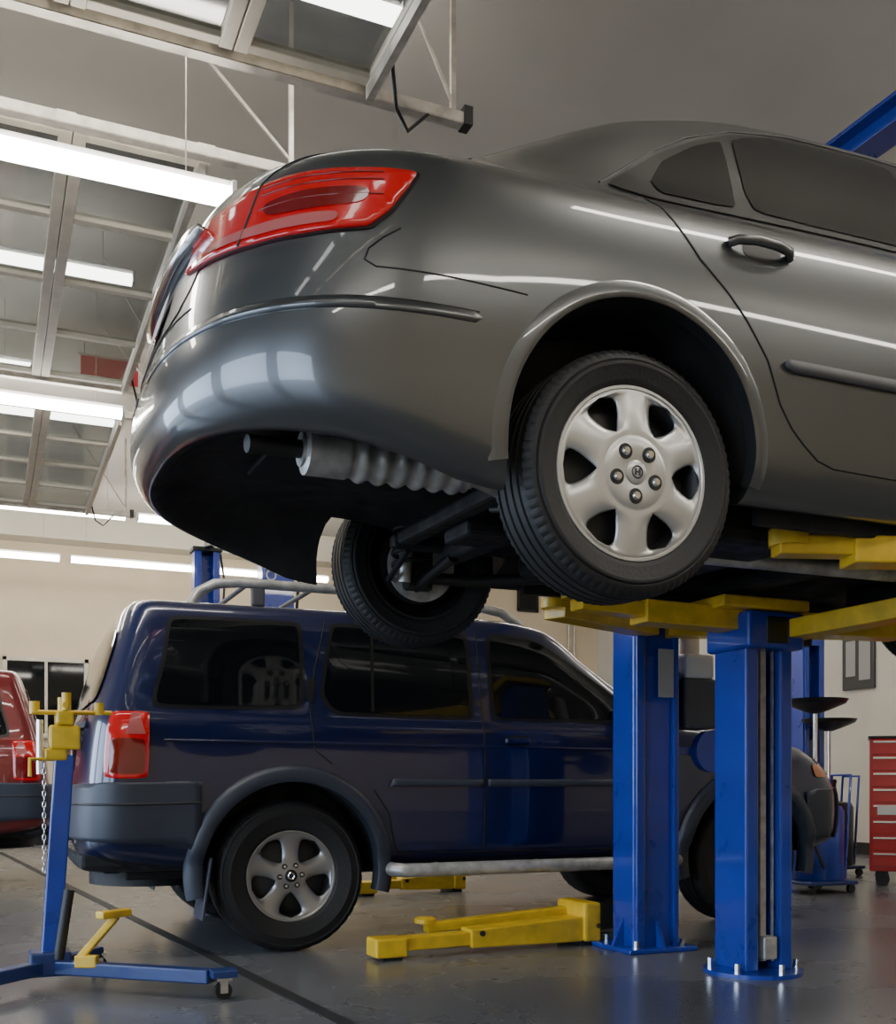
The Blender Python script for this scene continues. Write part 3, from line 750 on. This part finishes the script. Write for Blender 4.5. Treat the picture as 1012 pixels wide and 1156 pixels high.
# ------------------------------------------------------------------ fluorescent fixtures
def fixture(x0, x1, y, z, w=.13):
    e = empty('fluorescent_light', ((x0 + x1) / 2, y, z)); L = x1 - x0
    boxes('housing', [((0, 0, .045), (L, w * .45, .03))], M['housing'], e, .006)
    V = []; F = []; n = 20
    for xx in (-L / 2 + .02, L / 2 - .02):
        for i in range(n):
            t = 2 * math.pi * i / n; V.append((xx, -w / 2 * math.cos(t), -.034 * math.sin(t)))
    for i in range(n): F.append((i, (i + 1) % n, n + (i + 1) % n, n + i))
    F.append(list(range(n))); F.append(list(range(n, 2 * n)))
    o = mk('diffuser', V, F, M['tube'], e, False); fixn(o)
    for xx in (-L / 2 + .01, L / 2 - .01):
        boxes('end_cap', [((xx, 0, .005), (.02, w + .01, .075))], M['housing'], e, .004)
    for hx in (-L / 2 + .2, L / 2 - .2):
        tube('hanger_rod', [(hx, 0, .05), (hx, 0, H - z)], .003, M['zinc'], e)
    return e
fixture(-1.4, .97, 4.53, 3.33, .13)
fixture(-.9, 1.66, 4.31, 4.15, .10)
fixture(-1.5, .90, 7.26, 4.15, .10)
fixture(-1.6, .95, 8.28, 3.60, .13)
fixture(-1.6, .33, 8.7, 4.0, .10)
fixture(-1.5, 1.1, 10.2, 4.15, .10)
fixture(-1.6, 1.4, 11.95, 3.72, .13)
fixture(1.5, 2.35, 11.95, 3.72, .13)
fixture(-1.5, .85, 14.0, 3.62, .13)
fixture(.95, 4.3, 14.0, 3.62, .13)
fixture(-2, .4, 1.2, 4.15)  # out of view, added for illumination
fixture(2.2, 4.6, 1.55, 4.05); fixture(5.0, 7.4, 1.55, 4.05)  # near row, unseen: added for illumination and streaks on the sedan side
fixture(-2.0, .4, -1.2, 4.1); fixture(1.2, 3.6, -1.2, 4.1); fixture(4.2, 6.6, -1.2, 4.1)  # second unseen near row, added for the same light and streaks
fixture(5.6, 8.0, 5.0, 4.1); fixture(3.0, 5.4, 8.1, 4.1); fixture(6.0, 8.4, 8.1, 4.1)  # additional rows kept hidden by the sedan, added for illumination
fixture(3.2, 5.6, 11.4, 4.1); fixture(6.0, 8.4, 11.4, 4.1)  # one more additional row put in to light the room

# ------------------------------------------------------------------ overhead sectional doors (open)
def odoor(y0, y1, xe, z=3.70):
    e = empty('overhead_garage_door', (0, y0, z)); W = y1 - y0
    xs = [xe - .60 * i for i in range(7)]
    bars = []
    for i, x in enumerate(xs[:-1]):
        bars += [((x - .03, W / 2, 0), (.055, W, .045)), ((x - .57, W / 2, 0), (.055, W, .045))]
        for q in range(5):
            yq = .03 + (W - .06) * q / 4
            bars.append(((x - .30, yq, 0), (.49, .05, .04)))
    boxes('door_sections', bars, M['doorframe'], e, .004)
    boxes('door_panes', [(((xs[0] + xs[-1]) / 2, W / 2, .005), (xs[0] - xs[-1] - .08, W - .08, .006))], M['pane'], e)
    boxes('stiffener_struts', [((x - .30, W / 2, -.05), (.03, W, .05)) for x in (xs[0] + .26, xs[3] + .3)], M['zinc'], e)
    for yy in (-.06, W + .06):
        boxes('track', [((-1.45, yy, -.03), (xe + .42 + 4.75, .05, .012)), ((-1.45, yy + .025, 0), (xe + .42 + 4.75, .006, .06)), ((-1.45, yy - .025, -.01), (xe + .42 + 4.75, .006, .045))],
              M['zinc'], e, loc=((xe + .42 - 4.75) / 2 + 1.45, 0, 0))
        for hx in (xe + .36, xe - 1.0, xe - 2.6):
            boxes('track_hanger', [((hx, yy, (H - z) / 2), (.022, .022, H - z - .02))], M['zinc'], e)
        tube('track_brace', [(xe + .36, yy, .05), (xe - .2, yy + (.25 if yy < 0 else -.25), H - z)], .008, M['zinc'], e)
        boxes('track_end_stop', [((xe + .42, yy, 0), (.04, .07, .08))], M['steel'], e)
        for hx in [x for x in xs]:
            cyl('roller', .024, .02, M['steel'], e, (hx - .03, yy, 0), 'y', 16)
            boxes('roller_bracket', [((hx - .03, yy + (.05 if yy < 0 else -.05), .03), (.08, .08, .02))], M['zinc'], e)
    tube('operator_cable', [(xe - .02, W - .2, .03), (xe + .04, W - .1, -.14), (xe + .12, W - .02, -.17), (xe + .25, W + .05, -.02)], .008, M['blackp'], e)
    return e
odoor(.95, 4.12, 1.48)
odoor(4.92, 7.95, .95)
odoor(8.62, 11.65, 1.0)
e = empty('overhead_crane_rail', (4.0, 4.6, 4.02))
boxes('rail', [((0, 0, .06), (.16, 3.2, .02)), ((0, 0, -.06), (.16, 3.2, .02)), ((0, 0, 0), (.02, 3.2, .12))], M['blue'], e, .003)
boxes('rail_hangers', [((0, q, .27), (.04, .04, .42)) for q in (-1.4, 1.4)], M['blue'], e)

# ------------------------------------------------------------------ lift posts
def bolts(e, r, n, z):
    for i in range(n):
        a = 2 * math.pi * (i + .5) / n
        cyl('anchor_bolt_%d' % i, .013, .05, M['chrome'], e, (r * math.cos(a), r * math.sin(a), z), 'z', 6)

e = empty('inground_lift_post', (3.111, 3.772, 0))
revolve('base_flange', [(0, 0), (.215, 0), (.215, .018), (.14, .022), (0, .022)], 40, M['blue'], e, axis='z'); bolts(e, .185, 6, .035)
boxes('rails', [((-.092, 0, .80), (.068, .22, 1.56)), ((.092, 0, .80), (.068, .22, 1.56)), ((0, .07, .80), (.12, .08, 1.56))], M['blue'], e, .010)
boxes('channel_strips', [((-.048, -.07, .78), (.008, .012, 1.45)), ((.046, -.07, .78), (.008, .012, 1.45)), ((.006, -.05, .78), (.030, .02, 1.45)), ((-.022, -.03, .78), (.006, .02, 1.45))], M['alu'], e)
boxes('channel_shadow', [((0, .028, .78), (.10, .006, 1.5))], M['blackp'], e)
boxes('lock_box', [((0, -.09, .12), (.07, .06, .10))], M['alu'], e, .008)
boxes('carriage', [((0, -.01, 1.49), (.30, .30, .16))], M['blue'], e, .015)
boxes('carriage_slot', [((0, -.155, 1.49), (.12, .02, .12)), ((.20, 0, 1.50), (.10, .2, .12))], M['blackp'], e, .01)
boxes('top_bolster', [((-.06, 0, 1.60), (.46, .34, .05))], M['yellow'], e, .01)
e2 = e
beam('arm_rearward', (-.05, -.02, 1.54), (-.62, -.03, 1.545), .13, .095, M['yellow'], e2)
beam('arm_rearward_inner', (-.55, -.03, 1.55), (-.93, -.05, 1.56), .09, .06, M['yellow'], e2)
revolve('pad_rearward', [(0, -.02), (.06, -.02), (.06, .02), (.045, .035), (0, .035)], 24, M['yellow'], e2, (-.93, -.05, 1.595), 'z')
beam('arm_forward', (.05, -.02, 1.54), (.75, -.10, 1.54), .13, .095, M['yellow'], e2)
beam('arm_forward_inner', (.7, -.10, 1.545), (1.15, -.35, 1.55), .09, .06, M['yellow'], e2)
revolve('pad_forward', [(0, -.02), (.06, -.02), (.06, .03), (.045, .045), (0, .045)], 24, M['yellow'], e2, (1.15, -.35, 1.59), 'z')
beam('arm_near_outer', (.12, -.05, 1.50), (.22, -1.46, 1.52), .13, .08, M['yellow'], e2)
beam('arm_near_swing', (.24, -1.50, 1.560), (-.62, -1.20, 1.560), .12, .085, M['yellow'], e2)
beam('arm_near_tip', (-.45, -1.26, 1.575), (-.84, -1.125, 1.575), .085, .06, M['yellow'], e2)
cyl('arm_pivot', .07, .14, M['yellow'], e2, (.22, -1.48, 1.54), 'z')
revolve('pad_near', [(0, -.03), (.062, -.03), (.062, .02), (.05, .035), (0, .035)], 24, M['yellow'], e2, (-.80, -1.14, 1.605), 'z')

e = empty('inground_lift_post', (3.055, 4.538, 0))
boxes('base_plate', [((0, 0, .012), (.40, .36, .024))], M['blue'], e, .006); bolts(e, .19, 4, .035)
boxes('column', [((0, 0, .82), (.25, .20, 1.62))], M['blue'], e, .012)
boxes('column_edges', [((-.10, -.11, .82), (.05, .03, 1.6)), ((.11, -.11, .82), (.03, .03, 1.6))], M['blue'], e, .006)
for s in (-1, 1):
    V = [(s * .125, -.01, .02), (s * .19, -.01, .02), (s * .125, -.01, .16), (s * .125, .01, .02), (s * .19, .01, .02), (s * .125, .01, .16)]
    o = mk('gusset', V, [(0, 1, 2), (3, 5, 4), (0, 3, 4, 1), (1, 4, 5, 2), (2, 5, 3, 0)], M['blue'], e); fixn(o)
o = mk('gusset_front', [(-.01, -.12, .02), (-.01, -.18, .02), (-.01, -.12, .15), (.01, -.12, .02), (.01, -.18, .02), (.01, -.12, .15)], [(0, 1, 2), (3, 5, 4), (0, 3, 4, 1), (1, 4, 5, 2), (2, 5, 3, 0)], M['blue'], e); fixn(o)
boxes('label_sheet', [((.045, -.127, 1.38), (.09, .003, .24))], M['paper'], e)
boxes('top_bolster', [((0, -.08, 1.655), (.36, .42, .05))], M['yellow'], e, .01)
beam('arm_rearward', (-.05, -.12, 1.60), (-.75, -.42, 1.60), .12, .08, M['yellow'], e)
revolve('pad', [(0, -.03), (.06, -.03), (.06, .012), (0, .012)], 24, M['yellow'], e, (-.75, -.42, 1.635), 'z')
beam('arm_forward', (.05, -.12, 1.60), (.95, -.45, 1.60), .12, .08, M['yellow'], e)
boxes('waste_oil_canister', [((.29, 0, 1.24), (.20, .18, .26))], M['greyp'], e, .02)
boxes('canister_upper', [((.29, 0, 1.43), (.18, .16, .13))], M['white'], e, .02)
cyl('canister_neck', .05, .12, M['white'], e, (.28, 0, 1.55), 'z')
boxes('canister_bracket', [((.16, 0, 1.3), (.08, .06, .2))], M['blue'], e)
cyl('cable_reel', .11, .05, M['blue'], e, (.40, -.02, 1.0), 'y')
boxes('reel_bracket', [((.24, 0, 1.0), (.24, .02, .04))], M['blue'], e)

def floor_arm(loc, rz, L=1.2):
    e = empty('swing_lift_arm', loc, rz)
    beam('outer_arm', (0, 0, .085), (-L * .60, -.02, .075), .14, .13, M['yellow'], e, .008, .12, .09)
    beam('inner_arm', (-L * .5, -.02, .075), (-L, -.03, .07), .09, .065, M['yellow'], e)
    beam('second_arm', (-.02, .12, .16), (-L * .72, .16, .11), .07, .05, M['yellow'], e)
    boxes('knuckle', [((0, .05, .12), (.10, .28, .20))], M['yellow'], e, .015)
    boxes('pad_plate', [((-L + .04, -.03, .06), (.16, .14, .09))], M['yellow'], e, .01)
    revolve('pad', [(0, 0), (.055, 0), (.055, .02), (.04, .03), (0, .03)], 24, M['yellow'], e, (-L * .72, .16, .135), 'z')
    boxes('skids', [((-.02, .05, .02), (.08, .24, .04)), ((-L + .05, -.03, .01), (.1, .1, .03))], M['steel'], e)
    for q in (.03, -L * .55): cyl('arm_pin', .014, .16, M['steel'], e, (q, -.01, .10), 'y', 12)
    return e
floor_arm((2.86, 4.80, 0), R(2), 1.16)
floor_arm((3.35, 7.55, 0), 0, .8)

def column(x, y, h, wv=.26, txt=True):
    e = empty('two_post_lift_column', (x, y, 0))
    boxes('base', [((0, 0, .015), (.5, .4, .03))], M['blue'], e, .005)
    boxes('channel', [((0, .08, h / 2), (wv, .03, h)), ((-wv / 2 + .015, 0, h / 2), (.03, .16, h)), ((wv / 2 - .015, 0, h / 2), (.03, .16, h)),
                      ((-wv / 2 + .045, -.08, h / 2), (.05, .02, h)), ((wv / 2 - .045, -.08, h / 2), (.05, .02, h))], M['blue'], e, .004)
    boxes('carriage', [((0, -.02, 1.0), (wv - .07, .12, .5))], M['dblue'], e, .01)
    if txt: boxes('front_cover', [((0, -.088, h - .45), (wv - .02, .006, .86))], M['blue'], e, .002)
    boxes('top_cap', [((0, 0, h + .02), (wv + .04, .24, .04))], M['steel'], e, .005)
    tube('hydraulic_hose', [(wv / 2 + .02, 0, h), (wv / 2 + .06, -.02, h - .3), (wv / 2 + .03, 0, h - .8)], .012, M['blackp'], e)
    if txt:
        cu = bpy.data.curves.new('label', 'FONT'); cu.body = 'ROTARY LIFT'; cu.size = .13; cu.extrude = .001
        cu.materials.append(M['white'])
        t = bpy.data.objects.new('label_text', cu); scene.collection.objects.link(t); t.parent = e
        t.location = (-.02, -.094, h - .50); t.rotation_euler = (R(90), R(-90), 0)
        cu.size = .12
    return e
column(2.13, 8.36, 2.86)
column(2.07, 11.0, 3.2, txt=False)
column(7.09, 7.82, 3.0)
column(8.3, 9.3, 3.1)
e = empty('lift_cross_beam', (2.1, 9.7, 0))
beam('beam', (.03, -1.2, 2.93), (-.03, 1.2, 3.27), .08, .07, M['steel'], e)

# ------------------------------------------------------------------ portable stand at left
e = empty('portable_jack_stand', (.24, 4.64, 0))
beam('mast', (0, 0, .09), (.055, 0, .95), .075, .075, M['blue'], e)
beam('mast_inner', (.05, 0, .9), (.06, 0, 1.04), .05, .05, M['alu'], e)
beam('leg_right', (-.02, 0, .085), (.56, -.50, .085), .06, .055, M['dblue'], e)
beam('leg_left', (0, 0, .085), (-.48, -.46, .085), .06, .055, M['dblue'], e)
beam('leg_back', (0, 0, .085), (.22, .30, .085), .05, .05, M['dblue'], e)
boxes('mast_socket', [((0, 0, .10), (.16, .14, .10))], M['dblue'], e, .01)
for cx, cy in ((.60, -.53), (-.51, -.49), (.22, .30)):
    cyl('caster_wheel', .033, .028, M['blackp'], e, (cx, cy, .033), 'y', 24)
    boxes('caster_fork', [((cx, cy - .02, .05), (.03, .004, .05)), ((cx, cy + .02, .05), (.03, .004, .05)), ((cx, cy, .078), (.06, .06, .01))], M['chrome'], e)
boxes('leg_end_plate', [((.60, -.53, .10), (.10, .09, .03))], M['dblue'], e, .005)
boxes('head_block', [((.055, 0, 1.02), (.12, .10, .10)), ((.055, 0, 1.10), (.07, .14, .06)), ((.02, 0, .95), (.09, .09, .05))], M['yellow'], e, .01)
tube('head_bar', [(-.07, -.03, 1.12), (.24, -.02, 1.125)], .010, M['yellow'], e)
tube('head_bar_cross', [(.05, -.16, 1.145), (.06, .16, 1.145)], .012, M['yellow'], e)
for q in (-.06, .19): cyl('head_knob', .020, .05, M['yellow'], e, (q, -.02, 1.14), 'z', 16)
for q in (-.13, .13): cyl('cradle_peg', .018, .07, M['yellow'], e, (.055, q, 1.16), 'z', 16)
cyl('adjust_screw', .014, .22, M['chrome'], e, (-.04, -.03, .98), 'z', 12)
tube('crank', [(-.03, -.06, .93), (-.08, -.08, .93), (-.08, -.10, .86)], .008, M['yellow'], e)
for i in range(20):
    z = .90 - i * .022
    V = [(-.025 + (.006 * math.cos(t) if i % 2 else 0), -.065 + (0 if i % 2 else .006 * math.cos(t)), z + .015 * math.sin(t)) for t in [q * math.pi / 5 for q in range(10)]]
    tube('chain_link_%d' % i, V, .0026, M['chrome'], e, True, 1)
beam('foot_pedal_arm', (.10, -.12, .12), (.24, -.20, .30), .035, .03, M['yellow'], e)
beam('foot_pedal_pad', (.17, -.24, .31), (.29, -.16, .31), .05, .03, M['yellow'], e)
beam('foot_pedal_link', (.09, -.14, .12), (.17, -.18, .12), .04, .05, M['yellow'], e)
tube('pump_cylinder', [(.03, -.06, .12), (.07, -.06, .40)], .022, M['steel'], e)

# ------------------------------------------------------------------ right side shop equipment
def drain(x, y, zb, drum):
    e = empty('oil_drain_cart', (x, y, 0))
    revolve('catch_bowl', [(.03, -.06), (.10, -.05), (.22, 0), (.24, .02), (.245, .02), (.225, -.012), (.10, -.065), (.03, -.09), (0, -.09)], 40, M['blackp'], e, (0, 0, zb), 'z')
    cyl('telescopic_pole', .018, zb - .5, M['chrome'], e, (0, 0, (zb + .5) / 2 - .04), 'z')
    revolve('tank', [(0, .09), (.20, .09), (.21, .11), (.21, .62), (.19, .66), (.05, .68), (0, .68)], 40, M['blue'] if drum else M['blackp'], e, axis='z')
    boxes('cart_frame', [((0, 0, .08), (.46, .42, .03))], M['dblue'], e, .008)
    for q in ((-.19, -.17), (.19, -.17), (-.19, .17), (.19, .17)):
        cyl('caster', .033, .03, M['blackp'], e, (q[0], q[1], .033), 'y', 20)
    tube('handle', [(.2, -.1, .1), (.26, -.1, .9), (.26, .1, .9), (.2, .1, .1)], .012, M['blue'], e)
    tube('drain_hose', [(-.1, -.15, .6), (-.2, -.2, .4), (-.12, -.22, .2)], .012, M['blackp'], e)
drain(5.86, 6.38, 1.46, True)
drain(7.05, 7.50, 1.40, False)

e = empty('tool_chest', (7.26, 6.31, 0), R(-45))
boxes('lower_cabinet', [((0, 0, .66), (1.3, .56, 1.08))], M['redtool'], e, .01)
boxes('upper_chest', [((.12, .05, 1.46), (1.0, .42, .50))], M['redtool'], e, .01)
dr = []; pl = []
for i in range(8):
    z = .20 + i * .13
    for q in (-.42, .25):
        wdt = .42 if q < 0 else .82
        dr.append(((q, -.285, z + .02), (wdt, .014, .115))); pl.append(((q, -.297, z + .062), (wdt - .02, .012, .014)))
for i in range(4):
    z = 1.27 + i * .115
    dr.append(((.12, -.165, z + .01), (.92, .014, .10))); pl.append(((.12, -.177, z + .045), (.90, .012, .012)))
boxes('drawers', dr, M['redtool'], e, .003)
boxes('drawer_pulls', pl, M['chrome'], e)
boxes('sticker', [((-.52, -.30, .62), (.14, .006, .08))], M['white'], e)
boxes('work_top', [((0, 0, 1.21), (1.32, .58, .02))], M['blackp'], e, .004)
for q in ((-.55, -.2), (.55, -.2), (-.55, .2), (.55, .2)):
    cyl('caster', .055, .04, M['blackp'], e, (q[0], q[1], .055), 'y', 24)
    boxes('caster_fork', [((q[0], q[1], .11), (.08, .08, .02))], M['steel'], e)

e = empty('service_cart', (6.42, 7.15, 0))
boxes('shelves', [((0, 0, .16), (.40, .40, .02)), ((0, 0, .85), (.40, .40, .03)), ((0, 0, .5), (.40, .40, .02))], M['blackp'], e, .004)
boxes('legs', [((sx * .18, sy * .18, .47), (.03, .03, .80)) for sx in (-1, 1) for sy in (-1, 1)], M['steel'], e)
boxes('tray_items', [((-.08, 0, .92), (.14, .2, .10)), ((.1, .05, .90), (.1, .1, .06))], M['greyp'], e, .01)
for q in ((-.17, -.17), (.17, -.17), (-.17, .17), (.17, .17)):
    cyl('caster', .035, .03, M['blackp'], e, (q[0], q[1], .035), 'y', 20)

# ------------------------------------------------------------------ world, camera
wd = bpy.data.worlds.new('sky'); scene.world = wd; wd.use_nodes = True
nt = wd.node_tree; bg = nt.nodes['Background']
bg.inputs[0].default_value = (0.62, 0.77, 1.0, 1); bg.inputs[1].default_value = 8.0

cam = bpy.data.cameras.new('camera'); co = bpy.data.objects.new('camera', cam); scene.collection.objects.link(co)
co.location = (0, 0, .83); co.rotation_euler = (R(90), 0, R(-23.5))
cam.sensor_fit = 'HORIZONTAL'; cam.sensor_width = 36; cam.lens = 36 * 1200 / 1012; cam.shift_y = 307 / 1012; cam.clip_end = 200
scene.camera = co
